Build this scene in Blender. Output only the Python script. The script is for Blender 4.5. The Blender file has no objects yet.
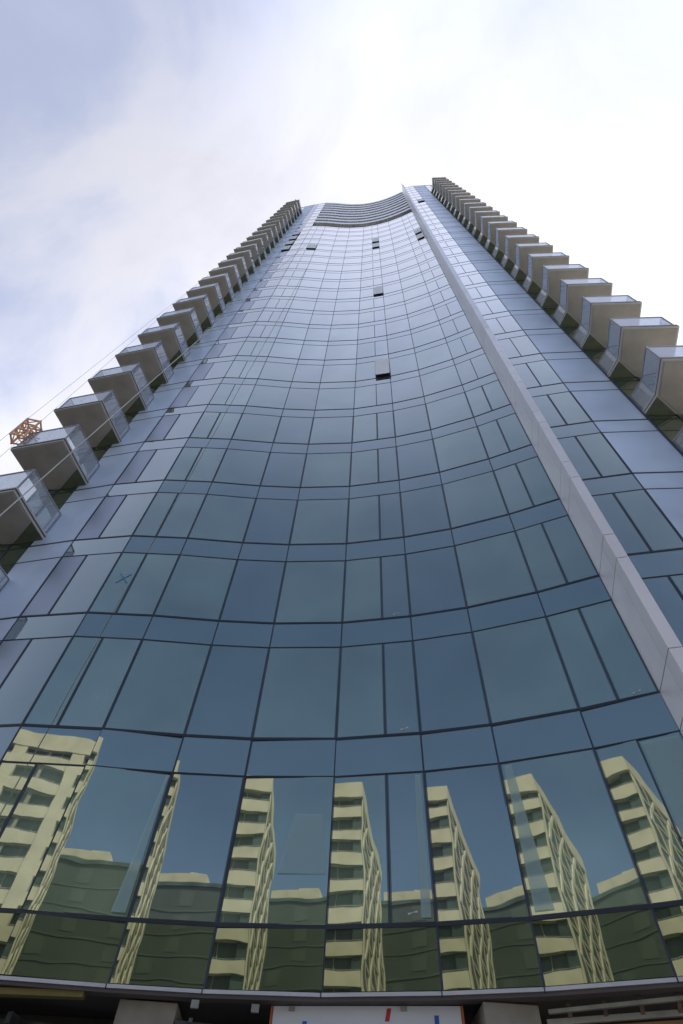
import bpy, math, random
from mathutils import Vector, Matrix
random.seed(7)
S = bpy.context.scene
col = S.collection
GZ = 1.6                       # camera height above the pavement
H = 3.05                       # storey height
H0 = 3.53 + GZ                 # level of the first heavy transom
SP = 0.75                      # spandrel height
NT = 31                        # storeys of glass
ROOF = H0 + NT * H

# ------------------------------------------------------------------ helpers
def link(o):
    col.objects.link(o); return o

class MB:
    def __init__(s): s.v = []; s.f = []; s.m = []
    def poly(s, pts, mi=0):
        b = len(s.v); s.v += [tuple(p) for p in pts]; s.f.append(list(range(b, b + len(pts)))); s.m.append(mi)
    def prism(s, plan, z0, z1, mi=0):
        # plan anticlockwise seen from above
        a = sum(plan[i][0] * plan[(i + 1) % len(plan)][1] - plan[(i + 1) % len(plan)][0] * plan[i][1] for i in range(len(plan)))
        if a < 0: plan = plan[::-1]
        n = len(plan); b = len(s.v)
        s.v += [(x, y, z0) for x, y in plan] + [(x, y, z1) for x, y in plan]
        s.f.append([b + i for i in range(n)][::-1]); s.m.append(mi)
        s.f.append([b + n + i for i in range(n)]); s.m.append(mi)
        for i in range(n):
            j = (i + 1) % n
            s.f.append([b + i, b + j, b + n + j, b + n + i]); s.m.append(mi)
    def box(s, x0, x1, y0, y1, z0, z1, mi=0):
        s.prism([(x0, y0), (x1, y0), (x1, y1), (x0, y1)], z0, z1, mi)
    def hexa(s, c, mi=0):      # 8 corners: bottom 4 then top 4
        b = len(s.v); s.v += [tuple(p) for p in c]
        for q in ((3, 2, 1, 0), (4, 5, 6, 7), (0, 1, 5, 4), (1, 2, 6, 5), (2, 3, 7, 6), (3, 0, 4, 7)):
            s.f.append([b + i for i in q]); s.m.append(mi)
    def bar(s, p, q, r, n=8, mi=0, r2=None):
        p = Vector(p); q = Vector(q); d = (q - p).normalized()
        a = d.orthogonal().normalized(); e = d.cross(a); b = len(s.v); r2 = r if r2 is None else r2
        for c, rr in ((p, r), (q, r2)):
            for i in range(n):
                t = 2 * math.pi * i / n; s.v.append(tuple(c + (a * math.cos(t) + e * math.sin(t)) * rr))
        for i in range(n):
            j = (i + 1) % n; s.f.append([b + i, b + j, b + n + j, b + n + i]); s.m.append(mi)
        s.f.append([b + i for i in range(n)][::-1]); s.m.append(mi)
        s.f.append([b + n + i for i in range(n)]); s.m.append(mi)
    def sqbar(s, p, q, w, h, mi=0):   # rectangular bar between two points
        p = Vector(p); q = Vector(q); d = (q - p).normalized()
        up = Vector((0, 0, 1)) if abs(d.z) < .9 else Vector((0, 1, 0))
        a = d.cross(up).normalized() * w / 2; e = a.cross(d).normalized() * h / 2
        s.hexa([p - a - e, p + a - e, q + a - e, q - a - e, p - a + e, p + a + e, q + a + e, q - a + e], mi)
    def build(s, name, mats, parent=None, bevel=0):
        me = bpy.data.meshes.new(name); me.from_pydata(s.v, [], s.f)
        if not isinstance(mats, (list, tuple)): mats = [mats]
        for m in mats: me.materials.append(m)
        me.polygons.foreach_set('material_index', s.m); me.update()
        o = link(bpy.data.objects.new(name, me))
        if parent: o.parent = parent
        if bevel:
            b = o.modifiers.new('bevel', 'BEVEL'); b.width = bevel; b.segments = 2; b.limit_method = 'ANGLE'
        return o

def tag(o, label=None, cat=None, group=None, kind=None):
    if label: o['label'] = label
    if cat: o['category'] = cat
    if group: o['group'] = group
    if kind: o['kind'] = kind
    return o
def empty(name, loc=(0, 0, 0), rz=0):
    o = link(bpy.data.objects.new(name, None)); o.location = loc; o.rotation_euler = (0, 0, rz); return o

def nrm(v):
    l = math.hypot(*v); return (v[0] / l, v[1] / l)

# ---------------------------------------------------------------- materials
def newmat(name):
    m = bpy.data.materials.new(name); m.use_nodes = True; nt = m.node_tree; nt.nodes.clear()
    return m, nt, nt.nodes.new('ShaderNodeOutputMaterial')
def mat(name, c, rough=.6, metal=0, var=.12, scale=1.5, bump=0.0, bscale=8, c2=None, spec=.5, stretch=None):
    m, nt, out = newmat(name); N = nt.nodes; L = nt.links
    b = N.new('ShaderNodeBsdfPrincipled'); L.new(b.outputs[0], out.inputs[0])
    b.inputs['Roughness'].default_value = rough; b.inputs['Metallic'].default_value = metal
    b.inputs['Specular IOR Level'].default_value = spec
    tc = N.new('ShaderNodeTexCoord'); mp = N.new('ShaderNodeMapping'); L.new(tc.outputs['Object'], mp.inputs[0])
    if stretch: mp.inputs['Scale'].default_value = stretch
    n = N.new('ShaderNodeTexNoise'); n.inputs['Scale'].default_value = scale; n.inputs['Detail'].default_value = 6
    L.new(mp.outputs[0], n.inputs[0])
    r = N.new('ShaderNodeValToRGB'); L.new(n.outputs[0], r.inputs[0])
    r.color_ramp.elements[0].position = .3; r.color_ramp.elements[1].position = .7
    lo = [x * (1 - var) for x in c]; hi = [min(1, x * (1 + var)) for x in c]
    if c2: lo = c2
    r.color_ramp.elements[0].color = (*lo, 1); r.color_ramp.elements[1].color = (*hi, 1)
    L.new(r.outputs[0], b.inputs['Base Color'])
    if bump:
        n2 = N.new('ShaderNodeTexNoise'); n2.inputs['Scale'].default_value = bscale; n2.inputs['Detail'].default_value = 5
        L.new(mp.outputs[0], n2.inputs[0])
        bp = N.new('ShaderNodeBump'); bp.inputs['Distance'].default_value = bump; L.new(n2.outputs[0], bp.inputs['Height'])
        L.new(bp.outputs[0], b.inputs['Normal'])
    return m
def glassmat(name, base, r0, tint, rough=.012, wave=.0032, wscale=.9, edge=(1, 1, 1), p=2.3, vr=(.82, 1.15), iv=.16):
    """coated facade glass: dark body under a mirror whose strength follows the viewing angle"""
    m, nt, out = newmat(name); N = nt.nodes; L = nt.links
    def math_(op, a, b=None):
        n = N.new('ShaderNodeMath'); n.operation = op
        for i, x in enumerate((a, b)):
            if x is None: continue
            if isinstance(x, (int, float)): n.inputs[i].default_value = x
            else: L.new(x, n.inputs[i])
        return n.outputs[0]
    tc = N.new('ShaderNodeTexCoord')
    n = N.new('ShaderNodeTexNoise'); n.inputs['Scale'].default_value = wscale; n.inputs['Detail'].default_value = 1.5
    L.new(tc.outputs['Object'], n.inputs[0])
    bp = N.new('ShaderNodeBump'); bp.inputs['Distance'].default_value = wave; L.new(n.outputs[0], bp.inputs['Height'])
    lw = N.new('ShaderNodeLayerWeight'); lw.inputs['Blend'].default_value = .5
    sch = math_('POWER', lw.outputs['Facing'], p)
    dn = N.new('ShaderNodeTexNoise'); dn.inputs['Scale'].default_value = .55; dn.inputs['Detail'].default_value = 4
    L.new(tc.outputs['Object'], dn.inputs[0])
    rr = math_('ADD', r0 - .03, math_('MULTIPLY', dn.outputs[0], .06))
    fac = math_('ADD', rr, math_('MULTIPLY', sch, math_('SUBTRACT', 1.0, rr)))
    d = N.new('ShaderNodeBsdfDiffuse')
    cr = N.new('ShaderNodeValToRGB'); L.new(dn.outputs[0], cr.inputs[0])
    cr.color_ramp.elements[0].position = .3; cr.color_ramp.elements[1].position = .7
    cr.color_ramp.elements[0].color = (*[x * vr[0] for x in base], 1); cr.color_ramp.elements[1].color = (*[x * vr[1] for x in base], 1)
    geo = N.new('ShaderNodeNewGeometry')
    hs = N.new('ShaderNodeHueSaturation'); L.new(cr.outputs[0], hs.inputs['Color'])
    L.new(math_('ADD', 1 - iv / 2, math_('MULTIPLY', geo.outputs['Random Per Island'], iv)), hs.inputs['Value'])
    L.new(hs.outputs[0], d.inputs['Color'])
    g = N.new('ShaderNodeBsdfGlossy'); g.inputs['Roughness'].default_value = rough
    mc = N.new('ShaderNodeMix'); mc.data_type = 'RGBA'; L.new(sch, mc.inputs[0])
    mc.inputs[6].default_value = (*tint, 1); mc.inputs[7].default_value = (*edge, 1)
    L.new(mc.outputs[2], g.inputs['Color']); L.new(bp.outputs[0], g.inputs['Normal'])
    mx = N.new('ShaderNodeMixShader'); L.new(fac, mx.inputs[0]); L.new(d.outputs[0], mx.inputs[1]); L.new(g.outputs[0], mx.inputs[2])
    L.new(mx.outputs[0], out.inputs[0])
    return m
def clearglass(name, tint=(.78, .84, .86), body=.12, r0=.08, bc=(.55, .62, .7)):
    m, nt, out = newmat(name); N = nt.nodes; L = nt.links
    t = N.new('ShaderNodeBsdfTransparent'); t.inputs[0].default_value = (*tint, 1)
    d = N.new('ShaderNodeBsdfDiffuse'); d.inputs[0].default_value = (*bc, 1)
    g = N.new('ShaderNodeBsdfGlossy'); g.inputs['Roughness'].default_value = .03
    a = N.new('ShaderNodeMixShader'); a.inputs[0].default_value = body; L.new(t.outputs[0], a.inputs[1]); L.new(d.outputs[0], a.inputs[2])
    lw = N.new('ShaderNodeLayerWeight'); lw.inputs['Blend'].default_value = .5
    po = N.new('ShaderNodeMath'); po.operation = 'POWER'; L.new(lw.outputs['Facing'], po.inputs[0]); po.inputs[1].default_value = 4
    ad = N.new('ShaderNodeMath'); ad.operation = 'MULTIPLY_ADD'; L.new(po.outputs[0], ad.inputs[0]); ad.inputs[1].default_value = 1 - r0; ad.inputs[2].default_value = r0
    b = N.new('ShaderNodeMixShader'); L.new(ad.outputs[0], b.inputs[0]); L.new(a.outputs[0], b.inputs[1]); L.new(g.outputs[0], b.inputs[2])
    L.new(b.outputs[0], out.inputs[0]); return m

TINT = (.93, 1.0, .89)
R0 = .36
M = {}
M['vision_green'] = glassmat('vision_green', (.105, .145, .105), R0, TINT, edge=(.95, .94, 1), vr=(.6, 1.35), iv=.7)
M['vision_curtain'] = glassmat('vision_curtain', (.16, .21, .16), R0, TINT, edge=(.95, .94, 1), vr=(.6, 1.35), iv=.7)
M['vision_blue'] = glassmat('vision_blue', (.055, .070, .074), R0, TINT, edge=(.95, .94, 1), vr=(.6, 1.35), iv=.7)
M['vision_grey'] = glassmat('vision_grey', (.070, .085, .085), R0, TINT, edge=(.95, .94, 1), vr=(.6, 1.35), iv=.7)
M['spandrel'] = glassmat('spandrel_glass', (.060, .085, .095), R0, TINT, edge=(.95, .94, 1))
M['base_glass'] = glassmat('base_glass', (.022, .030, .022), .25, (.92, 1.0, .80), edge=(.95, .94, 1))
M['pale_panel'] = glassmat('pale_panel', (.50, .61, .84), .15, (.95, .98, 1), rough=.45, wave=.0, edge=(.95, .97, 1), p=3.0)
M['frosted'] = glassmat('frosted_vision', (.09, .12, .17), .30, (.95, .98, 1), rough=.30, wave=.0, edge=(.95, .94, 1))
M['sash_sky_sheen'] = mat('sash_sky_sheen', (.72, .74, .78), .4, var=.03)  # sky reflection of the open panes put into their colour
M['side_glass'] = glassmat('side_glass', (.03, .05, .035), .2, (.85, 1, .8))
M['mullion'] = mat('mullion_paint', (.030, .042, .075), .45, var=.2)
M['transom'] = mat('transom_paint', (.018, .023, .042), .4, var=.2)
M['gasket'] = mat('gasket_frame', (.03, .04, .055), .5)
M['fin_panel'] = glassmat('fin_metal', (.66, .63, .66), .12, (1, .98, 1), rough=.42, wave=0, iv=.28)
M['fin_core'] = mat('fin_joint', (.03, .03, .035), .8)
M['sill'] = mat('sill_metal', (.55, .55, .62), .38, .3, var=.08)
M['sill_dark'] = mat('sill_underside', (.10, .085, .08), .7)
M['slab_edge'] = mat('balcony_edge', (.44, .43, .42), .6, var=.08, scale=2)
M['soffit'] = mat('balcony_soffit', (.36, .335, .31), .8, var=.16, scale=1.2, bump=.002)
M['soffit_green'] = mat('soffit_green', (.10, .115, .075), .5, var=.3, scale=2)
M['groove'] = mat('edge_groove', (.07, .06, .065), .7)
M['railglass'] = clearglass('railing_glass', (.80, .85, .90), .24, .08, (.62, .66, .72))
M['rail'] = mat('railing_metal', (.35, .35, .36), .35, .6)
M['louver'] = glassmat('louver_metal', (.62, .62, .67), .16, (1, 1, 1), rough=.4, wave=0)
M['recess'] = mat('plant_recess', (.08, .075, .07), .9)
M['concrete'] = mat('concrete', (.30, .27, .23), .85, var=.25, scale=2.2, bump=.01, bscale=14)
M['roofing'] = mat('roofing', (.35, .35, .35), .9)
M['white_panel'] = mat('hoarding_paint', (.66, .66, .70), .55, var=.05, scale=1)
M['orange_edge'] = mat('hoarding_edge', (.45, .12, .04), .7)
M['ply'] = mat('plywood', (.34, .19, .10), .75, c2=(.22, .12, .06), scale=1.6, bump=.003, stretch=(1, 1, 6))
M['blue_tape'] = mat('blue_tape', (.02, .10, .45), .5)
M['red_tape'] = mat('red_tape', (.50, .03, .03), .5)
M['dark_steel'] = mat('dark_steel', (.12, .12, .125), .6, .3, c2=(.02, .02, .02), scale=3)
M['galv'] = mat('galvanised_steel', (.32, .32, .30), .5, .5, var=.25, scale=4)
M['rust'] = mat('rusty_steel', (.20, .13, .08), .8, c2=(.08, .06, .05), scale=5)
M['yellow'] = mat('yellow_beam', (.20, .16, .05), .7, var=.2, scale=2)
M['asphalt'] = mat('asphalt', (.06, .06, .062), .9, var=.25, scale=3, bump=.01, bscale=60)
M['paving'] = mat('paving', (.34, .33, .31), .85, var=.15, scale=2, bump=.005, bscale=30)
M['bright_bounce_patch'] = mat('bright_bounce_tone', (.58, .56, .52), .85, var=.1, scale=1)  # pale tone of the added ground that bounces sun upward
M['kerb'] = mat('kerbstone', (.38, .37, .35), .85)
M['paint'] = mat('road_paint', (.75, .75, .72), .7)
M['earth'] = mat('ground', (.13, .13, .11), .95, c2=(.07, .08, .05), scale=.05)
M['cream'] = mat('cream_concrete', (.54, .51, .37), .8, var=.12, scale=.5)
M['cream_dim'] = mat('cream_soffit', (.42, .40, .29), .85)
M['dkwin'] = mat('dark_window', (.07, .10, .085), .25, var=.4, scale=.35)
M['pier'] = mat('pier_render', (.30, .28, .23), .8, var=.2)
M['greenwall'] = mat('green_cladding', (.072, .095, .075), .6, var=.18, scale=.12)
M['greenpane'] = mat('green_pane', (.088, .112, .086), .6, var=.3, scale=.1)
M['orange'] = mat('orange_paint', (.86, .50, .30), .6, var=.2)
M['rope'] = mat('steel_rope', (.50, .50, .50), .5)
M['pale_patch'] = clearglass('pale_overlay', (.86, .93, .92), .30, .05, (.58, .74, .76))  # pale teal, partly see-through
M['gap_shade'] = mat('sash_gap_shade', (.015, .015, .018), .9)  # near-black, shade behind an open sash put into the colour
M['sticker_blue'] = mat('blue_marker', (.05, .22, .36), .6)
M['sticker_white'] = mat('white_marker', (.7, .72, .72), .6)

# -------------------------------------------------------------------- tower
LE = (-8.80, 10.45); Mz = (-7.43, 10.09); Ma = (-5.76, 9.78); M2 = (-4.21, 9.725); M3 = (-2.67, 9.745)
M4 = (-1.38, 9.70); M5 = (.20, 9.52); M6 = (1.74, 9.16); M7 = (2.96, 8.775); M8 = (4.385, 8.18); F0 = (5.565, 7.59)
FL = (5.32, 6.545); FR = (5.525, 6.487); F1 = (5.66, 7.075); R1 = (7.125, 6.71); RE = (8.70, 6.53)
LB = (-8.69, 9.75); LC = (-8.96, 8.77); LF = (-10.76, 9.25); LW = (-9.48, 10.64); LX = (-10.30, 10.80)
RB = (8.85, 5.92); RC = (8.62, 4.86); RF = (10.40, 4.68); RW = (9.64, 6.44); RX = (10.78, 6.35)

# name, left, right, split fraction, left tint, right tint, yaw tweak in degrees
BAYS = [
 ('e0', LE, Mz, None, 'pale_panel', None, 0.0),
 ('b1', Mz, Ma, .42, 'frosted', 'vision_blue', 0.0),
 ('b2', Ma, M2, .43, 'vision_curtain', 'vision_curtain', 0.0),
 ('b3', M2, M3, None, 'vision_green', None, 0.0),
 ('b4', M3, M4, None, 'vision_blue', None, 0.0),
 ('b5', M4, M5, None, 'vision_green', None, 0.0),
 ('b6', M5, M6, .59, 'vision_green', 'vision_grey', 0.0),
 ('b7', M6, M7, None, 'vision_blue', None, 0.0),
 ('b8', M7, M8, None, 'vision_green', None, 0.0),
 ('b9', M8, F0, .5, 'vision_green', 'vision_green', 0.0),
 ('b10', F1, R1, .53, 'vision_blue', 'vision_green', 0.0),
 ('e11', R1, RE, None, 'pale_panel', None, 0.0)]
YAW = {'b3': -1.9, 'b5': 1.2, 'b7': .5, 'b8': .3, 'b9': 1.4}
tower = empty('glass_tower', (0, 10, 0))
tag(tower, 'tall wavy blue glass residential tower rising overhead with balconies on both edges', 'skyscraper')
tower_inv = Matrix.Translation((0, -10, 0))
def T(mb, name, mats, parent=tower, bevel=0):
    o = mb.build(name, mats, parent, bevel)
    if parent is tower: o.location = (0, -10, 0)
    return o

def lerp(a, b, t): return (a[0] + (b[0] - a[0]) * t, a[1] + (b[1] - a[1]) * t)
def outward(a, b):
    d = nrm((b[0] - a[0], b[1] - a[1])); return (d[1], -d[0])   # towards the street
def pane(mb, a, b, z0, z1, yaw=0, pitch=0, off=0.0, mi=0, edge=.004):
    d = nrm((b[0] - a[0], b[1] - a[1])); n = outward(a, b)
    a = (a[0] + d[0] * edge, a[1] + d[1] * edge); b = (b[0] - d[0] * edge, b[1] - d[1] * edge)
    w = math.hypot(b[0] - a[0], b[1] - a[1]) / 2; h = (z1 - z0) / 2
    ty = math.tan(math.radians(yaw)) * w; tp = math.tan(math.radians(pitch)) * h
    c = []
    for t in (-.02, 0):
        for (p, sx, z, sz) in ((a, -1, z0, -1), (b, 1, z0, -1), (b, 1, z1, 1), (a, -1, z1, 1)):
            o = off + t + sx * ty + sz * tp
            c.append((p[0] + n[0] * o, p[1] + n[1] * o, z))
    base = len(mb.v); mb.v += c
    for q in ((0, 1, 2, 3), (7, 6, 5, 4), (0, 4, 5, 1), (1, 5, 6, 2), (2, 6, 7, 3), (3, 7, 4, 0)):
        mb.f.append([base + i for i in q][::-1]); mb.m.append(mi)

def frame(mb, a, b, z0, z1, w=.035, d=.012, mi=0):
    n = outward(a, b); u = nrm((b[0] - a[0], b[1] - a[1])); L_ = math.hypot(b[0] - a[0], b[1] - a[1])
    def bx(s0, s1, za, zb):
        p = (a[0] + u[0] * s0, a[1] + u[1] * s0); q = (a[0] + u[0] * s1, a[1] + u[1] * s1)
        mb.prism([p, q, (q[0] + n[0] * d, q[1] + n[1] * d), (p[0] + n[0] * d, p[1] + n[1] * d)], za, zb, mi)
    bx(.02, w + .02, z0 + w, z1 - w); bx(L_ - w - .02, L_ - .02, z0 + w, z1 - w)
    bx(.02, L_ - .02, z0, z0 + w); bx(.02, L_ - .02, z1 - w, z1)

VG = ['vision_green', 'vision_blue', 'vision_grey', 'pale_panel', 'frosted', 'vision_curtain']
rest_v = MB(); rest_s = MB(); nwin = 0; nsp = 0
LK = 23.35                        # louvre zone starts here
for k in range(NT):
    zb = H0 + k * H; zt = zb + H - SP
    for (nm, a, b, sp, g1, g2, yw) in BAYS:
        lites = [(a, b, g1)] if sp is None else [(a, lerp(a, b, sp), g1), (lerp(a, b, sp), b, g2)]
        louv = nm in ('b2', 'b3', 'b4', 'b5', 'b6', 'b7', 'b8', 'b9')
        if louv and k >= 23: lites = []
        for (p, q, g) in lites:
            j = .10 if k < 4 else .03; yaw = (YAW.get(nm, 0) if k < 1 else 0) + random.uniform(-j, j); pit = random.uniform(-j, j)
            if nwin < 100 and k < 6 and g != 'x':
                w = MB(); pane(w, p, q, zb + .024, zt - .011, yaw, pit)
                o = T(w, 'window', M[g]); nwin += 1
                fr = MB(); frame(fr, p, q, zb + .026, zt - .013, w=.010, d=.004)
                fo = fr.build('frame', M['gasket'], o)
            else:
                pane(rest_v, p, q, zb + .024, zt - .011, yaw, pit, mi=VG.index(g))
        # spandrel panel below the heavy transom
        if louv and k > 23: continue
        j = .08 if k < 4 else .03; yaw = (YAW.get(nm, 0) if k < 2 else 0) + random.uniform(-j, j); pit = random.uniform(-j, j)
        g = M['pale_panel'] if nm[0] == 'e' else (M['base_glass'] if k == 0 else M['spandrel'])
        if k < 8:
            w = MB(); pane(w, a, b, zb - SP + .011, zb - .024, yaw, pit); T(w, 'spandrel_panel', g)
        else:
            pane(rest_s, a, b, zb - SP + .011, zb - .024, yaw, pit, mi=1 if nm[0] == 'e' else 0)
# parapet band above the last storey
for (nm, a, b, sp, g1, g2, yw) in BAYS:
    if nm in ('e0', 'b1', 'b10', 'e11'): pane(rest_s, a, b, ROOF - SP + .02, ROOF, 0, 0, mi=1 if nm[0] == 'e' else 0)
o = T(rest_v, 'window', [M[g] for g in VG]); o['kind'] = 'stuff'
o = T(rest_s, 'spandrel_panel', [M['spandrel'], M['pale_panel']]); o['kind'] = 'stuff'

# vertical mullions
def vpost(p, n, w, d0, d1, z0, z1, m, name='mullion'):
    t = (-n[1], n[0]); mb = MB()
    c = [(p[0] + t[0] * sx * w / 2 + n[0] * dd, p[1] + t[1] * sx * w / 2 + n[1] * dd) for sx, dd in ((-1, d0), (1, d0), (1, d1), (-1, d1))]
    mb.prism(c, z0, z1); return T(mb, name, M[m])
def bis(a, b, c):
    n1 = outward(a, b); n2 = outward(b, c); return nrm((n1[0] + n2[0], n1[1] + n2[1]))
line = [LE, Mz, Ma, M2, M3, M4, M5, M6, M7, M8, F0]
ZB = H0 - SP
ZL = H0 + LK * H
for i, p in enumerate(line):
    n = outward(line[0], line[1]) if i == 0 else (outward(line[-2], line[-1]) if i == len(line) - 1 else bis(line[i - 1], p, line[i + 1]))
    vpost(p, n, .030, -.05, .008, ZB, ROOF if i in (0, 1, 2) else (ZL if i < 10 else ROOF), 'mullion')
vpost(R1, bis(F1, R1, RE), .030, -.05, .008, ZB, ROOF, 'mullion')
vpost(RE, outward(R1, RE), .05, -.05, .035, ZB, ROOF, 'mullion')
# intermediate mullions live only in the vision band: one part per bay line
for (nm, a, b, sp, g1, g2, yw) in BAYS:
    if sp is None: continue
    c = lerp(a, b, sp); n = outward(a, b); t = (-n[1], n[0]); mb = MB()
    for k in range(NT if nm in ('b1', 'b10') else 23):
        zb = H0 + k * H
        mb.prism([(c[0] + t[0] * sx * .015 + n[0] * dd, c[1] + t[1] * sx * .015 + n[1] * dd) for sx, dd in ((-1, -.03), (1, -.03), (1, .006), (-1, .006))], zb + .03, zb + H - SP - .02)
    T(mb, 'intermediate_mullion', M['mullion'])
# transoms
def strip(mb, pts, z0, z1, d0, d1):
    ns = []
    for i, p in enumerate(pts):
        ns.append(outward(pts[0], pts[1]) if i == 0 else (outward(pts[-2], pts[-1]) if i == len(pts) - 1 else bis(pts[i - 1], p, pts[i + 1])))
    for i in range(len(pts) - 1):
        a, b = pts[i], pts[i + 1]; na, nb = ns[i], ns[i + 1]
        mb.hexa([(a[0] + na[0] * d1, a[1] + na[1] * d1, z0), (b[0] + nb[0] * d1, b[1] + nb[1] * d1, z0), (b[0] + nb[0] * d0, b[1] + nb[1] * d0, z0), (a[0] + na[0] * d0, a[1] + na[1] * d0, z0),
                 (a[0] + na[0] * d1, a[1] + na[1] * d1, z1), (b[0] + nb[0] * d1, b[1] + nb[1] * d1, z1), (b[0] + nb[0] * d0, b[1] + nb[1] * d0, z1), (a[0] + na[0] * d0, a[1] + na[1] * d0, z1)])
right = [F1, R1, RE]
for k in range(NT + 1):
    z = H0 + k * H
    L_ = line if z < ZL else line[:3]
    mb = MB(); strip(mb, L_, z - .024, z + .024, -.05, .011); strip(mb, right, z - .024, z + .024, -.05, .011)
    if k < NT or True: T(mb, 'transom', M['transom'])
    if 0 < k:
        mb = MB(); z -= SP; strip(mb, L_, z - .011, z + .011, -.05, .008); strip(mb, right, z - .011, z + .011, -.05, .008)
        T(mb, 'transom', M['transom'])

# sill strip under the glass
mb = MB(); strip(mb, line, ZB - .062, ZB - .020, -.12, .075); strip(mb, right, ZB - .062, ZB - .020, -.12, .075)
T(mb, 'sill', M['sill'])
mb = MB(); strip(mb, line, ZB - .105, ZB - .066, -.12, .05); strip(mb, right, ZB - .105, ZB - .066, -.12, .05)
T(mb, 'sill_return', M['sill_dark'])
mb = MB()
for p, q in zip(line[1:-1], line[2:]):
    n = outward(p, q); t = (-n[1], n[0])
    mb.prism([(p[0] + t[0] * sx * .008 + n[0] * dd, p[1] + t[1] * sx * .008 + n[1] * dd) for sx, dd in ((-1, .0), (1, .0), (1, .079), (-1, .079))], ZB - .064, ZB - .017)
T(mb, 'sill_joint', M['transom'])

# metal fin: dark core with clad panels, joints at each heavy and light transom
def inset(poly, d):
    cx = sum(p[0] for p in poly) / len(poly); cy = sum(p[1] for p in poly) / len(poly)
    return [(p[0] + (cx - p[0]) * d, p[1] + (cy - p[1]) * d) for p in poly]
FINTOP = H0 + 30.4 * H
mb = MB(); mb.prism([(5.56, 7.56), (5.345, 6.575), (5.505, 6.525), (5.64, 7.10), (5.75, 7.4)], ZB, FINTOP - .02); T(mb, 'fin_core', M['fin_core'])
sd = nrm((F0[0] - FL[0], F0[1] - FL[1])); od = nrm((FR[0] - FL[0], FR[1] - FL[1])); rd = nrm((F1[0] - FR[0], F1[1] - FR[1]))
def quad(p, d, s0, s1, n, t0, t1):
    return [(p[0] + d[0] * s + n[0] * t, p[1] + d[1] * s + n[1] * t) for s, t in ((s0, t0), (s1, t0), (s1, t1), (s0, t1))]
nl = (sd[1] * -1, sd[0]); 
SL = math.hypot(F0[0] - FL[0], F0[1] - FL[1]); OL = math.hypot(FR[0] - FL[0], FR[1] - FL[1]); RL = math.hypot(F1[0] - FR[0], F1[1] - FR[1])
inn = (-nl[0], -nl[1])
for k in range(31):
    z = H0 + k * H
    for (z0, z1) in ((z - SP, z), (z, z + H - SP)):
        z1 = min(z1, FINTOP)
        if z0 >= FINTOP: continue
        mb = MB(); g = .009
        mb.prism(quad(FL, sd, .02, .335, inn, 0, .03), z0 + g, z1 - g)
        mb.prism(quad(FL, sd, .345, SL, inn, 0, .03), z0 + g, z1 - g)
        mb.prism([FL, FR, (FR[0] + rd[0] * .03, FR[1] + rd[1] * .03), (FL[0] + sd[0] * .018, FL[1] + sd[1] * .018)], z0 + g, z1 - g)
        mb.prism(quad(FR, rd, .035, RL, (-rd[1], rd[0]), 0, .03), z0 + g, z1 - g)
        if k < 6: T(mb, 'fin_panel', M['fin_panel'], bevel=.004)
        else:
            if k == 6 and z0 == z - SP: finrest = MB()
            b = len(finrest.v); finrest.v += mb.v; finrest.f += [[i + b for i in f] for f in mb.f]; finrest.m += mb.m
o = T(finrest, 'fin_panel', M['fin_panel']); o['kind'] = 'stuff'
mb = MB(); mb.bar((5.42, 6.6, FINTOP - .1), (5.42, 6.6, FINTOP + 3.2), .05, 6); T(mb, 'mast', M['louver'])

# louvred plant screen at the crown
arc = [Ma, M2, M3, M4, M5, M6, M7, M8, F0]
fine = []
def catmull(P, n=5):
    out = []
    for i in range(len(P) - 1):
        p0 = P[max(i - 1, 0)]; p1 = P[i]; p2 = P[i + 1]; p3 = P[min(i + 2, len(P) - 1)]
        for j in range(n):
            t = j / n
            out.append(tuple(.5 * (2 * p1[c] + (p2[c] - p0[c]) * t + (2 * p0[c] - 5 * p1[c] + 4 * p2[c] - p3[c]) * t * t + (3 * p1[c] - p0[c] - 3 * p2[c] + p3[c]) * t ** 3) for c in (0, 1)))
    out.append(P[-1]); return out
fine = catmull(arc)
nsl = 9; pitch = (ROOF - ZL) / nsl
mb = MB(); strip(mb, fine, ZL, ROOF - .5, -1.3, -1.2); T(mb, 'louver_backing', M['recess'])
for i in range(nsl):
    z1 = ROOF - i * pitch
    mb = MB(); strip(mb, fine, z1 - pitch * .44, z1, -.30, .06); T(mb, 'louver', M['louver'])
for p in arc[1:-1]:
    vpost(p, (0, -1), .10, -1.15, -.30, ZL, ROOF - .3, 'louver_backing' and 'galv', 'louver_post')

# structural body behind the glass, roof
body = [(a[0], a[1] + .10) for a in [LW, LE, Mz, Ma, M2, M3, M4, M5, M6, M7, M8, F0]] + [(5.72, 7.3), (R1[0], R1[1] + .1), (RE[0], RE[1] + .1), (RW[0], RW[1] + .1), (RX[0], RX[1] + .1), (13.0, 30), (-13.0, 34), (LX[0], LX[1] + .1)]
mb = MB(); mb.prism(body, ZB - .05, ZL - .1); 
body2 = [(a[0], a[1] + .10) for a in [LW, LE, Mz]] + [(Ma[0] - .02, Ma[1] + .1), (Ma[0], Ma[1] + 1.5), (M3[0], M3[1] + 1.5), (M5[0], M5[1] + 1.5), (M7[0], M7[1] + 1.5), (F0[0] - .1, F0[1] + 1.5), (F0[0] + .06, F0[1] + .05)] + [(5.72, 7.3), (R1[0], R1[1] + .1), (RE[0], RE[1] + .1), (RW[0], RW[1] + .1), (RX[0], RX[1] + .1), (13.0, 30), (-13.0, 34), (LX[0], LX[1] + .1)]
mb.prism(body2, ZL - .09, ROOF - .15)
T(mb, 'core_wall', M['recess'])
mb = MB(); mb.prism([(a[0], a[1]) for a in body2], ROOF - .14, ROOF - .02); T(mb, 'roof', M['roofing'])
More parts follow.
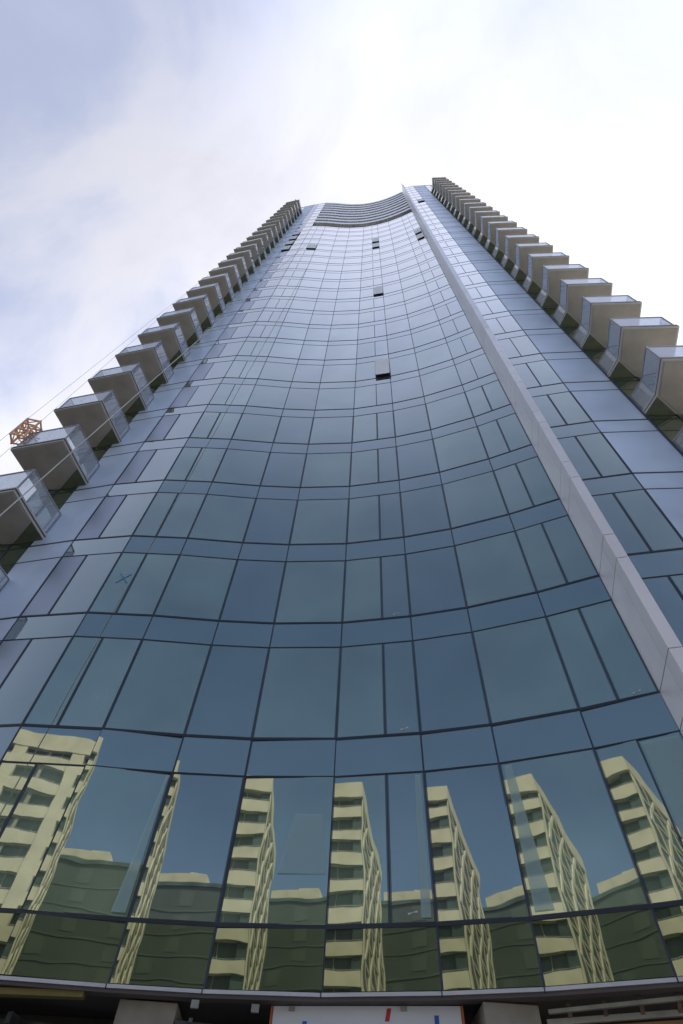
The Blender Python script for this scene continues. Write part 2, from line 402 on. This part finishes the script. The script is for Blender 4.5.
for (x, y, h_) in ((-8.3, 10.8, 3.0), (-5.3, 10.2, 2.6), (5.2, 8.2, 2.4)):
    mb = MB(); mb.bar((x, y, ROOF - .1), (x, y, ROOF + h_), .045, 6); T(mb, 'mast', M['galv'])

# side walls behind the balconies
for pts in ([RE, RW, RX, (13.0, 30)], [(-13.0, 34), LX, LW, LE]):
    mb = MB()
    for a, b in zip(pts[:-1], pts[1:]):
        for k in range(NT):
            zb = H0 + k * H
            pane(mb, a, b, zb + .03, zb + H - SP - .02); pane(mb, a, b, zb - SP + .02, zb - .03)
    T(mb, 'side_glazing', M['side_glass'])
    mb = MB()
    for k in range(NT + 1):
        z = H0 + k * H; strip(mb, pts, z - .02, z + .02, -.04, .008); strip(mb, pts, z - SP - .015, z - SP + .015, -.04, .006)
    T(mb, 'side_transom', M['gasket'])
for p, n in ((RW, (.3, -1)), (LW, (-.3, -1)), (RX, (.5, -1)), (LX, (-.5, -1))):
    vpost(p, nrm(n), .09, -.05, .012, ZB, ROOF, 'gasket', 'corner_post')

# balconies
def offpoly(poly, d):
    n = len(poly); a = sum(poly[i][0] * poly[(i + 1) % n][1] - poly[(i + 1) % n][0] * poly[i][1] for i in range(n))
    s = 1 if a > 0 else -1; out = []
    for i in range(n):
        p0, p1, p2 = poly[i - 1], poly[i], poly[(i + 1) % n]
        d1 = nrm((p1[0] - p0[0], p1[1] - p0[1])); d2 = nrm((p2[0] - p1[0], p2[1] - p1[1]))
        n1 = (-d1[1] * s, d1[0] * s); n2 = (-d2[1] * s, d2[0] * s); b = nrm((n1[0] + n2[0], n1[1] + n2[1]))
        c = max(.35, b[0] * n1[0] + b[1] * n1[1]); out.append((p1[0] + b[0] * d / c, p1[1] + b[1] * d / c))
    return out
def balcony_parts(poly, rail, soff):
    """poly: slab outline; rail: the open edge polyline"""
    P = {}
    mb = MB(); mb.prism(poly, 0.0, .22)
    P['balcony'] = (mb, M['slab_edge'])
    main = [poly[1], poly[2], poly[3], poly[4], poly[5]]; inner = [poly[0], poly[1], poly[5]]
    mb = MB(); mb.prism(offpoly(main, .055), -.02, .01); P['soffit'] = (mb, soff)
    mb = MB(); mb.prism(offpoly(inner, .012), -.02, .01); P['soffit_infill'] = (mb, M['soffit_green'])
    mb = MB(); op = offpoly(poly, -.006)
    for a, b in zip(op[0:4], op[1:5]):
        d = nrm((b[0] - a[0], b[1] - a[1])); n = (d[1], -d[0])
        if (n[0] * (poly[2][0] - poly[4][0]) + n[1] * (poly[2][1] - poly[4][1])) < 0 and False: n = (-n[0], -n[1])
        mb.prism([a, b, (b[0] - n[0] * .012, b[1] - n[1] * .012), (a[0] - n[0] * .012, a[1] - n[1] * .012)], .085, .125)
    P['edge_groove'] = (mb, M['groove'])
    g = MB(); r = MB(); ir = offpoly(poly, .05)
    idx = [poly.index(p) for p in rail]; rp = [ir[i] for i in idx]
    for a, b in zip(rp[:-1], rp[1:]):
        d = nrm((b[0] - a[0], b[1] - a[1])); a2 = (a[0] + d[0] * .03, a[1] + d[1] * .03); b2 = (b[0] - d[0] * .03, b[1] - d[1] * .03)
        n = (d[1], -d[0])
        g.prism([(a2[0] + n[0] * .007, a2[1] + n[1] * .007), (b2[0] + n[0] * .007, b2[1] + n[1] * .007), (b2[0] - n[0] * .007, b2[1] - n[1] * .007), (a2[0] - n[0] * .007, a2[1] - n[1] * .007)], .20, 1.24)
        r.sqbar((a[0], a[1], 1.26), (b[0], b[1], 1.26), .04, .035)
    for a in rp: r.box(a[0] - .02, a[0] + .02, a[1] - .02, a[1] + .02, .2, 1.24)
    P['railing_glass'] = (g, M['railglass']); P['railing'] = (r, M['rail'])
    return P
def make_balcony(poly, rail, soff):
    P = balcony_parts(poly, rail, soff); root = None
    for n, (mb, m) in P.items():
        o = mb.build(n, m, root)
        if root is None: root = o
    return root
def copy_tree(o, parent=None):
    c = o.copy(); col.objects.link(c); c.parent = parent
    for ch in list(o.children): copy_tree(ch, c)
    return c
LE2 = (-8.50, 10.40)
polyL = [LE2, LB, LC, LF, (-10.25, 10.72), LW]
polyR = [RE, RB, RC, RF, (10.74, 6.28), RW]
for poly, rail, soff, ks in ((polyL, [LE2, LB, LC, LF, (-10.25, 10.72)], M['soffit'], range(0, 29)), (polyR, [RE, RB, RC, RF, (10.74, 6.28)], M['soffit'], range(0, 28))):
    proto = make_balcony(poly, rail, soff)
    for k in ks:
        o = proto if k == 0 else copy_tree(proto)
        o.parent = tower; o.location = (0, -10, H0 + k * H + .30)

# awning windows standing open high on the facade
def sash(a, b, k, tilt=.8):
    z1 = H0 + k * H + H - SP - .05; h_ = H - SP - .12; n = outward(a, b)
    s = math.sin(math.radians(tilt)) * h_; zb = z1 - math.cos(math.radians(tilt)) * h_
    def P(p, o, z): return (p[0] + n[0] * o, p[1] + n[1] * o, z)
    mb = MB(); mb.hexa([P(a, .06 + s, zb), P(b, .06 + s, zb), P(b, .04 + s, zb), P(a, .04 + s, zb), P(a, .07, z1), P(b, .07, z1), P(b, .05, z1), P(a, .05, z1)])
    o = T(mb, 'open_window', M['sash_sky_sheen'])  # glass sash painted white to stand for mirrored sky
    mb = MB(); e = .03
    mb.sqbar(P(a, .045 + s, zb), P(b, .045 + s, zb), .03, .03); mb.sqbar(P(a, .05 + s, zb), P(a, .055, z1), .02, .02); mb.sqbar(P(b, .05 + s, zb), P(b, .055, z1), .02, .02)
    mb.build('frame', M['gasket'], o)
    mb = MB(); mb.prism([(a[0] + n[0] * .012, a[1] + n[1] * .012), (b[0] + n[0] * .012, b[1] + n[1] * .012), (b[0] + n[0] * .004, b[1] + n[1] * .004), (a[0] + n[0] * .004, a[1] + n[1] * .004)], zb, z1)
    mb.build('gap_shade_sheet', M['gap_shade'], o)  # dark sheet laid on the pane, paints the shade of the gap
m6 = lerp(M5, M6, .59)
for k in (7,): sash(m6, M6, k, 2.2)
for k in (12, 18, 19): sash(m6, M6, k)
for k in (18, 19, 20, 21): sash(Mz, lerp(Mz, Ma, .42), k)
sash(lerp(Ma, M2, .43), M2, 18)
for k in (17, 18): sash(lerp(M8, F0, .5), lerp(M8, F0, .96), k)
sash(lerp(F1, R1, .53), R1, 24, 1)

# pale see-through overlays, markers on the lowest storeys
def pale_patch(a, b, s0, s1, t0, t1, k, name='pale_overlay', m='pale_patch', off=.024):
    """quad on the pane: s0,s1 along the top edge, t0,t1 along the bottom edge"""
    n = outward(a, b); zb = H0 + k * H + .08; zt = H0 + k * H + H - SP - .07
    def P(s, z, o): p = lerp(a, b, s); return (p[0] + n[0] * o, p[1] + n[1] * o, z)
    mb = MB(); mb.hexa([P(t0, zb, off), P(t1, zb, off), P(t1, zb, off - .003), P(t0, zb, off - .003), P(s0, zt, off), P(s1, zt, off), P(s1, zt, off - .003), P(s0, zt, off - .003)])
    return T(mb, name, M[m])
pale_patch(M2, M3, .94, .97, .82, .96, 0)  # pale translucent strips along the pane edges
pale_patch(M5, M6, .90, .96, .87, .96, 0)
pale_patch(M7, M8, .05, .13, .05, .22, 0)
pale_patch(M8, F0, .54, .96, .54, .96, 0)
n = outward(M4, M5)
mb = MB()
def Pp(s, z, o=.024): p = lerp(M4, M5, s); return (p[0] + n[0] * o, p[1] + n[1] * o, H0 + z)
for q in (((.50, .70), (.62, 1.62), (.90, 1.62), (.98, .70), .16, .06),):
    pts = q[:4]
    out = [Pp(s, z) for s, z in pts]; o2 = [Pp(s, z, .021) for s, z in pts]
    mb.hexa([out[0], out[3], o2[3], o2[0], out[1], out[2], o2[2], o2[1]])
T(mb, 'pale_overlay', M['pale_patch'])  # pale translucent trapezoid over one pane
# site marks on the panes
def mark(a, b, s, z, k, r, m, name='marker', cross=True):
    n = outward(a, b); d = nrm((b[0] - a[0], b[1] - a[1])); p = lerp(a, b, s); z += H0 + k * H
    mb = MB()
    for ang in ((.9, -.9) if cross else (.12, .30)):
        c, s_ = math.cos(ang) * r, math.sin(ang) * r
        mb.sqbar((p[0] - d[0] * c + n[0] * .008, p[1] - d[1] * c + n[1] * .008, z - s_), (p[0] + d[0] * c + n[0] * .008, p[1] + d[1] * c + n[1] * .008, z + s_), .004, .03 if cross else .012)
    T(mb, name, M[m])
mark(Ma, lerp(Ma, M2, .43), .62, 1.25, 2, .22, 'sticker_blue')
mark(lerp(M5, M6, .59), M6, .55, .12, 1, .07, 'sticker_white', 'tape_mark', False)
mark(lerp(M5, M6, .59), M6, .5, .12, 2, .07, 'sticker_white', 'tape_mark', False)
mark(lerp(M5, M6, .59), M6, .5, .15, 0, .07, 'sticker_white', 'tape_mark', False)
mark(lerp(M8, F0, .5), F0, .5, .10, 1, .07, 'sticker_white', 'tape_mark', False)

# ------------------------------------------------- unfinished ground storey
def col_at(x, y, w, d, name='column'):
    mb = MB(); mb.box(x - w / 2, x + w / 2, y, y + d, 0, ZB - .115); o = T(mb, name, M['concrete'], bevel=.015); return o
col_at(-2.1, 9.86, .78, .8); col_at(2.56, 9.0, .70, .8); col_at(-6.9, 10.4, .8, .8); col_at(8.0, 7.2, .8, .8)
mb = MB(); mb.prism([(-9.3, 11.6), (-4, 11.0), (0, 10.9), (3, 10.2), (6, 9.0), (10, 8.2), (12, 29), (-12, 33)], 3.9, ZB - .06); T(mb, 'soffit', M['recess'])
mb = MB(); mb.box(-11, 11, 13.5, 13.8, 0, 4.1); T(mb, 'back_wall', M['concrete'])
# services, ducts and framing hung under the slab
for (p, q, w, h_, m) in (((-6.4, 10.2, 3.98), (-2.7, 10.7, 4.0), .28, .22, 'dark_steel'), ((-6.2, 10.6, 3.85), (-2.8, 11.2, 3.9), .2, .16, 'rust'),
                         ((-5.6, 10.0, 4.02), (-5.0, 12.2, 3.9), .10, .12, 'dark_steel'), ((-4.6, 10.0, 4.02), (-3.6, 12.2, 3.9), .10, .12, 'galv'), ((-3.9, 10.0, 4.03), (-3.2, 12.2, 3.9), .08, .12, 'dark_steel'),
                         ((-1.7, 9.9, 4.03), (-.6, 10.0, 4.03), .14, .10, 'dark_steel'), ((-1.75, 10.1, 3.95), (-.6, 10.3, 3.95), .10, .10, 'galv'), ((-1.5, 9.85, 4.1), (-1.5, 10.4, 3.8), .05, .05, 'galv'),
                         ((-1.2, 10.6, 3.8), (-.5, 10.6, 3.8), .35, .25, 'galv')):
    mb = MB(); mb.sqbar(p, q, w, h_); T(mb, 'duct', M[m])
mb = MB(); mb.sqbar((-6.2, 9.82, ZB - .20), (-2.95, 9.78, ZB - .13), .12, .07); T(mb, 'steel_beam', M['yellow'])
# stud framing on the right: rails with cross pieces
mb = MB(); mb.sqbar((3.0, 8.93, ZB - .20), (5.9, 7.62, ZB - .13), .05, .04); mb.sqbar((3.0, 9.06, ZB - .27), (6.0, 7.80, ZB - .24), .05, .06); T(mb, 'track', M['galv'])
for i in range(8):
    t = i / 7 + .03; x = 3.15 + t * 2.7; y = 8.88 - t * 1.2
    mb = MB(); mb.sqbar((x, y - .02, ZB - .12), (x + .05, y + .16, ZB - .27), .05, .06); T(mb, 'stud', M['rust'])
for x in (-1.45, -.66):
    mb = MB(); mb.box(x - .05, x + .05, 9.62 - max(0, x) * .12, 9.67 - max(0, x) * .12, ZB - .22, ZB - .135); T(mb, 'clip', M['galv'])

# white hoarding leaning plane and plywood sheet (loose site things)
hd = empty('hoarding_panel', (.85, 9.46, 0), -.20); tag(hd, 'white painted site hoarding sheet under the glass edge with coloured tape strips', 'hoarding')
mb = MB(); mb.box(-1.30, 1.14, 0, .03, 0.05, ZB - .115); mb.build('panel', M['white_panel'], hd)
mb = MB(); mb.box(-1.335, -1.305, -.01, .05, 0.05, ZB - .115); mb.build('edge_strip', M['orange_edge'], hd)
mb = MB(); mb.box(1.145, 1.175, -.01, .05, .05, ZB - .115); mb.build('edge_strip', M['orange_edge'], hd)
for x, z0, z1, m, t in ((-.88, -.60, -.27, 'blue_tape', .012), (.83, -.60, -.21, 'blue_tape', 0), (.20, -.27, -.14, 'red_tape', .03), (-.25, -.9, -.5, 'blue_tape', 0)):
    mb = MB(); mb.hexa([(x - .028, -.004, ZB + z0), (x + .028, -.004, ZB + z0), (x + .028, -.001, ZB + z0), (x - .028, -.001, ZB + z0), (x - .028 + t, -.004, ZB + z1), (x + .028 + t, -.004, ZB + z1), (x + .028 + t, -.001, ZB + z1), (x - .028 + t, -.001, ZB + z1)])
    mb.build('tape_strip', M[m], hd)
for x in (-1.05, .42):
    mb = MB(); mb.box(x - .04, x + .04, -.02, -.002, ZB - .17, ZB - .118); mb.build('clip', M['galv'], hd)
ply = MB(); a = (2.95, 9.16); b = (5.6, 8.02)
n = outward(a, b); ply.prism([a, b, (b[0] - n[0] * .02, b[1] - n[1] * .02), (a[0] - n[0] * .02, a[1] - n[1] * .02)], .05, ZB - .30)
tag(ply.build('plywood_sheet', M['ply']), 'bare brown plywood sheet shuttering the ground floor right of a concrete column', 'plywood')
mb = MB(); mb.prism([(5.65, 8.65), (8.4, 8.1), (8.4, 8.14), (5.65, 8.69)], .05, 3.8)
tag(mb.build('plywood_sheet', M['dark_steel']), 'dark sheet closing the ground floor at the far right corner', 'plywood')

# ------------------------------------------------------------------- cables
def cable(p, q, label, r=.012, sag=.0):
    mb = MB(); P = Vector(p); Q = Vector(q); n = 24; prev = P
    for i in range(1, n + 1):
        t = i / n; c = P.lerp(Q, t) - Vector((0, 0, 1)) * sag * 4 * t * (1 - t)
        mb.bar(prev, c, r, 6); prev = c
    o = mb.build('hoist_cable', M['rope']); tag(o, label, 'cable', 'steel cables strung from the roof on the left'); return o
def along(p, q, t): return tuple(p[i] + (q[i] - p[i]) * t for i in range(3))
A1 = (-6.94, 7.0, 9.42 + GZ); A2 = (-4.93, 8.6, 50.8 + GZ)
cable(along(A1, A2, -.262), along(A1, A2, 1.09), 'bright steel cable crossing in front of the left balconies and the glass', .014)
B1 = (-11.30, 9.66, 16.2 + GZ); B2 = (-10.45, 9.62, 92 + GZ)
cable(along(B1, B2, -.23), along(B1, B2, 1.085), 'faint grey cable against the sky, furthest left beyond the balconies', .006)
C1 = (-10.78, 8.83, 18.3 + GZ); C2 = (-11.16, 11.08, 95.7 + GZ)
cable(along(C1, C2, -.25), along(C1, C2, 1.035), 'thin grey cable brushing the outer corners of the left balconies', .006)
for e in ((-10.36, 9.60), (-11.2, 11.2)):
    mb = MB(); mb.sqbar((-8.6, 13.5, ROOF + .3), (e[0], e[1], ROOF + .15), .12, .14); T(mb, 'roof_davit', M['galv'])

# orange bundle on one of the left balconies
ob = empty('scaffold_crate', (-10.93, 9.30, H0 + 4 * H + 1.05), .15)
tag(ob, 'orange open lattice scaffold crate clamped to a left hand balcony rail', 'crate')
mb = MB()
for x in (-.22, .22):
    for y in (-.18, .18): mb.sqbar((x, y, 0), (x, y, 1.25), .05, .05)
mb.build('post', M['orange'], ob)
mb = MB()
for z in (.05, .45, .85, 1.2):
    for a, b in (((-.22, -.18), (.22, -.18)), ((.22, -.18), (.22, .18)), ((.22, .18), (-.22, .18)), ((-.22, .18), (-.22, -.18))):
        mb.sqbar((*a, z), (*b, z), .045, .045)
        if z < 1.1: mb.sqbar((*a, z), (*b, z + .38), .03, .03)
mb.build('lattice', M['orange'], ob)
for z in (.3, .44):
    mb = MB(); mb.sqbar((.15, .0, z), (.52, .06, z), .04, .04); mb.build('bracket', M['galv'], ob)

# ------------------------------------------------------ ground and the street
mb = MB(); mb.poly([(-1500, -1500, -.02), (1500, -1500, -.02), (1500, 1500, -.02), (-1500, 1500, -.02)]); tag(mb.build('ground', M['earth']), kind='structure')
mb = MB(); mb.box(-90, 112, -4, 60, -.1, .0); tag(mb.build('pavement', M['paving']), kind='structure')
mb = MB(); mb.box(-90, 90, -4.3, -4.004, -.15, .002); tag(mb.build('kerb', M['kerb'], bevel=.02), kind='structure')
mb = MB(); mb.box(-90, 90, -24, -4.304, -.3, -.13); tag(mb.build('road', M['asphalt']), kind='structure')
mb = MB()
for i in range(-20, 20): mb.box(i * 4.5, i * 4.5 + 2.2, -14.2, -14.05, -.128, -.124)
tag(mb.build('lane_marking', M['paint']), kind='structure')
mb = MB(); mb.box(-90, 90, -125, -24.004, -.12, .0); tag(mb.build('far_pavement', M['paving']), kind='structure')
mb = MB(); mb.box(12, 110, -3.5, 59, .003, .008); tag(mb.build('bright_bounce_patch', M['bright_bounce_patch']), kind='structure')  # added unseen pale ground, throws sunlight up onto the right soffits
mb = MB(); mb.box(-89, -7.5, -3.5, 59, .003, .008); tag(mb.build('dark_bounce_patch', M['asphalt']), kind='structure')  # added unseen dark ground, keeps bounced light off the left soffits

# --------------------------------------- buildings across the street (mirrored)
def opp_tower():
    root = empty('apartment_block', (-23.9, -51.8, 0), 0)
    tag(root, 'cream concrete apartment block with banded balconies reflected in the lowest glass', 'building')
    # local frame: +a runs along the street face to the left, +b runs back along the side face
    A = Vector((-.965, .262, 0)); B = Vector((-.262, -.965, 0))
    FH = 3.0; NF = 15; W = 34; D = 25
    def P(a, b, z): v = A * a + B * b; return (v.x, v.y, z)
    def bx(mb, a0, a1, b0, b1, z0, z1, mi=0):
        mb.prism([P(a0, b0, 0)[:2], P(a1, b0, 0)[:2], P(a1, b1, 0)[:2], P(a0, b1, 0)[:2]], z0, z1, mi)
    top = NF * FH + 1.0
    mb = MB(); bx(mb, 1.2, W, .75, D, 0, top - 1.2); mb.build('wall', M['dkwin'], root)
    mb = MB(); bx(mb, -.2, W + .2, -.2, D + .2, top - 1.2, top + .8); mb.build('parapet', M['cream'], root)
    for k in range(NF):
        z = k * FH + .6
        mb = MB(); bx(mb, 0, W, 0, .74, z - .2, z); bx(mb, 0, W, -.02, .18, z - .2, z + 1.15); mb.build('balcony', M['cream'], root)
    mb = MB()
    for i, a in enumerate([4.6 + 7.2 * j for j in range(5)]):
        bx(mb, a, a + 1.5, -.12, .78, 0, top - 1.2)
    mb.build('pier', M['cream'], root)
    mb = MB()
    for a in (8.9, 16.1, 23.3): bx(mb, a, a + .35, .25, .76, 0, top - 1.25)
    mb.build('divider', M['pier'], root)
    mb = MB()
    for k in range(NF):
        z = k * FH + .6
        bx(mb, .02, W, .02, .08, z + 1.28, z + 1.33)
        for j in range(17): bx(mb, .3 + j * 2, .34 + j * 2, .03, .07, z + 1.15, z + 1.29)
    mb.build('handrail', M['galv'], root)
    # windows on the street face: frames and panes seen in the recesses
    for k in range(NF):
        z = k * FH + .6
        mb = MB()
        for j in range(15):
            a = .9 + j * 2.25; bx(mb, a, a + .08, .66, .74, z + .02, z + FH - .24)
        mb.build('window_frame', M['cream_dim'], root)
    # side face: vertical ribs that swing left and right storey by storey and meet as diamonds
    mb = MB(); bx(mb, -.02, 1.2, .3, D, 0, top - 1.2); mb.build('side_wall', M['dkwin'], root)
    nr = 9; sp = (D - 1.2) / (nr - 1)
    for j in range(nr):
        mb = MB()
        for k in range(-1, NF):
            z0 = k * FH + .6; z1 = z0 + FH; amp = sp * .40
            s0 = amp if (k + j) % 2 else -amp; b0 = .6 + j * sp + s0; b1 = .6 + j * sp - s0
            if j in (0, nr - 1): b0 = b1 = .6 + j * sp
            w_ = .42; z0 = max(z0, 0); z1 = min(z1, top - 1.2)
            if z1 <= z0: continue
            c = []
            for z, bb in ((z0, b0), (z1, b1)):
                c += [P(-.16, bb - w_, z), P(-.16, bb + w_, z), P(-.03, bb + w_, z), P(-.03, bb - w_, z)]
            mb.hexa(c)
        mb.build('screen_rib', M['cream'], root)
    for k in range(NF):
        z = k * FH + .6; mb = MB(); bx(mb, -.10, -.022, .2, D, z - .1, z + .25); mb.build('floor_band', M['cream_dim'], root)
opp_tower()
def office():
    root = empty('office_block', (-10, -90, 0)); tag(root, 'dark green glass office block with a cream rooftop box, seen only mirrored in the glass', 'building')
    mb = MB(); mb.box(-42, 46, -20, 0, 0, 47.6); mb.build('wall', M['greenwall'], root)
    mb = MB(); mb.box(-42.3, 46.3, -20.3, .25, 47.6, 48.2); mb.build('parapet', M['dkwin'], root)
    mb = MB(); mb.box(-25, -16.5, -12, -.5, 48.2, 49.9); mb.box(-20, -16.8, -10, -.8, 49.9, 50.2); mb.build('penthouse', M['cream'], root)
    mb = MB()
    for k in range(14):
        for j in range(22):
            if random.random() < .55: mb.box(-40 + j * 3.9, -40 + j * 3.9 + 2.3, 0, .05, 2 + k * 3.3, 4.1 + k * 3.3)
    mb.build('window', M['greenpane'], root)
    mb = MB()
    for k in range(14): mb.box(-42, 46, -.05, .09, 1.2 + k * 3.3, 1.45 + k * 3.3)
    mb.build('floor_band', M['greenpane'], root)
office()

# -------------------------------------------------------------------- camera
u = Vector((0.03994826, 0.55477767, 0.83103903)); fw = Vector((-0.05968666, -0.82889286, 0.5562141)); rt = Vector((0.99741748, -0.07182173, 0.0))
R = Matrix(((rt[0], rt[1], -rt[2]), (fw[0], fw[1], -fw[2]), (u[0], u[1], -u[2])))
cd = bpy.data.cameras.new('camera'); cam = link(bpy.data.objects.new('camera', cd)); S.camera = cam
cam.matrix_world = Matrix.Translation((0, 0, GZ)) @ R.to_4x4()
cd.sensor_fit = 'VERTICAL'; cd.sensor_height = 36; cd.sensor_width = 24; cd.lens = 575 / 1024 * 36; cd.clip_end = 5000; cd.clip_start = .05

# --------------------------------------------------------------- light and sky
EL, AZ = math.radians(52), math.radians(50)
sd_ = Vector((math.sin(AZ) * math.cos(EL), math.cos(AZ) * math.cos(EL), math.sin(EL)))
sl = bpy.data.lights.new('sun', 'SUN'); sl.energy = 4.6; sl.angle = math.radians(.6); sl.color = (1, .95, .86)
so = link(bpy.data.objects.new('sun', sl)); so.rotation_euler = sd_.to_track_quat('Z', 'Y').to_euler(); so.location = (40, 40, 150)
w = bpy.data.worlds.new('World'); S.world = w; w.use_nodes = True; nt = w.node_tree; N = nt.nodes; L = nt.links; N.clear()
out = N.new('ShaderNodeOutputWorld'); bg = N.new('ShaderNodeBackground'); L.new(bg.outputs[0], out.inputs[0])
ST = .12; bg.inputs['Strength'].default_value = ST
sky = N.new('ShaderNodeTexSky'); sky.sky_type = 'NISHITA'; sky.sun_disc = False; sky.sun_elevation = EL; sky.sun_rotation = AZ
sky.air_density = 1.0; sky.dust_density = .6
tc = N.new('ShaderNodeTexCoord')
def V(op, a, b):
    n = N.new('ShaderNodeVectorMath'); n.operation = op
    for i, x in enumerate((a, b)):
        if isinstance(x, tuple): n.inputs[i].default_value = x
        else: L.new(x, n.inputs[i])
    return n.outputs['Value'] if op == 'DOT_PRODUCT' else n.outputs[0]
def Mt(op, a, b=0, clamp=False):
    n = N.new('ShaderNodeMath'); n.operation = op; n.use_clamp = clamp
    for i, x in enumerate((a, b)):
        if isinstance(x, (int, float)): n.inputs[i].default_value = x
        else: L.new(x, n.inputs[i])
    return n.outputs[0]
def MR(x, a, b, c=0, d=1):
    n = N.new('ShaderNodeMapRange'); n.interpolation_type = 'SMOOTHSTEP'; L.new(x, n.inputs[0])
    for i, v in enumerate((a, b, c, d)): n.inputs[i + 1].default_value = v
    return n.outputs[0]
dirv = tc.outputs['Generated']
nz = N.new('ShaderNodeTexNoise'); nz.inputs['Scale'].default_value = 2.6; nz.inputs['Detail'].default_value = 7; nz.inputs['Roughness'].default_value = .55; nz.inputs['Distortion'].default_value = .4
mp = N.new('ShaderNodeMapping'); mp.inputs['Location'].default_value = (.7, 1.3, .2); L.new(dirv, mp.inputs[0]); L.new(mp.outputs[0], nz.inputs[0])
nv = Mt('SUBTRACT', nz.outputs[0], .5)
def hole(c, a, b, amp):
    l = math.sqrt(sum(x * x for x in c)); c = tuple(x / l for x in c)
    return MR(Mt('ADD', V('DOT_PRODUCT', dirv, c), Mt('MULTIPLY', nv, amp)), a, b)
h1 = hole((-.54, -.16, .83), .875, .970, .38)       # thin blue patch at upper left
h2 = hole((-.20, -.95, .45), .60, .95, .14)        # open blue sky behind the camera
clear = Mt('MAXIMUM', Mt('MULTIPLY', h1, .40), h2)
sz = N.new('ShaderNodeSeparateXYZ'); L.new(dirv, sz.inputs[0])
glow = hole((.36, .10, .93), .76, 1.0, .16)
back = MR(sz.outputs['Y'], -.85, -.15, 0, 1)
cb = Mt('ADD', Mt('MULTIPLY', back, .28), .43)
cb = Mt('ADD', cb, Mt('MULTIPLY', glow, .20)); cb = Mt('ADD', cb, Mt('MULTIPLY', nv, .55))
cc = N.new('ShaderNodeCombineColor')
bl = Mt('SUBTRACT', 1.0, MR(sz.outputs['Y'], -.35, .12, 0, 1))      # thin bluish overcast away from the sun
bl = Mt('MAXIMUM', bl, Mt('MULTIPLY', h1, .7))
L.new(Mt('MULTIPLY', cb, Mt('SUBTRACT', .985 / ST, Mt('MULTIPLY', bl, 2.2))), cc.inputs[0]); L.new(Mt('MULTIPLY', cb, Mt('SUBTRACT', .99 / ST, Mt('MULTIPLY', bl, 1.6))), cc.inputs[1]); L.new(Mt('MULTIPLY', cb, 1.10 / ST), cc.inputs[2])
mx = N.new('ShaderNodeMix'); mx.data_type = 'RGBA'; L.new(clear, mx.inputs[0]); L.new(cc.outputs[0], mx.inputs[6]); L.new(sky.outputs[0], mx.inputs[7])
L.new(mx.outputs[2], bg.inputs['Color'])

S.render.engine = 'CYCLES'
S.cycles.max_bounces = 8; S.cycles.transparent_max_bounces = 16
S.view_settings.view_transform = 'Standard'; S.view_settings.look = 'None'; S.view_settings.exposure = .35; S.view_settings.gamma = 1
S.render.resolution_x = 683; S.render.resolution_y = 1024
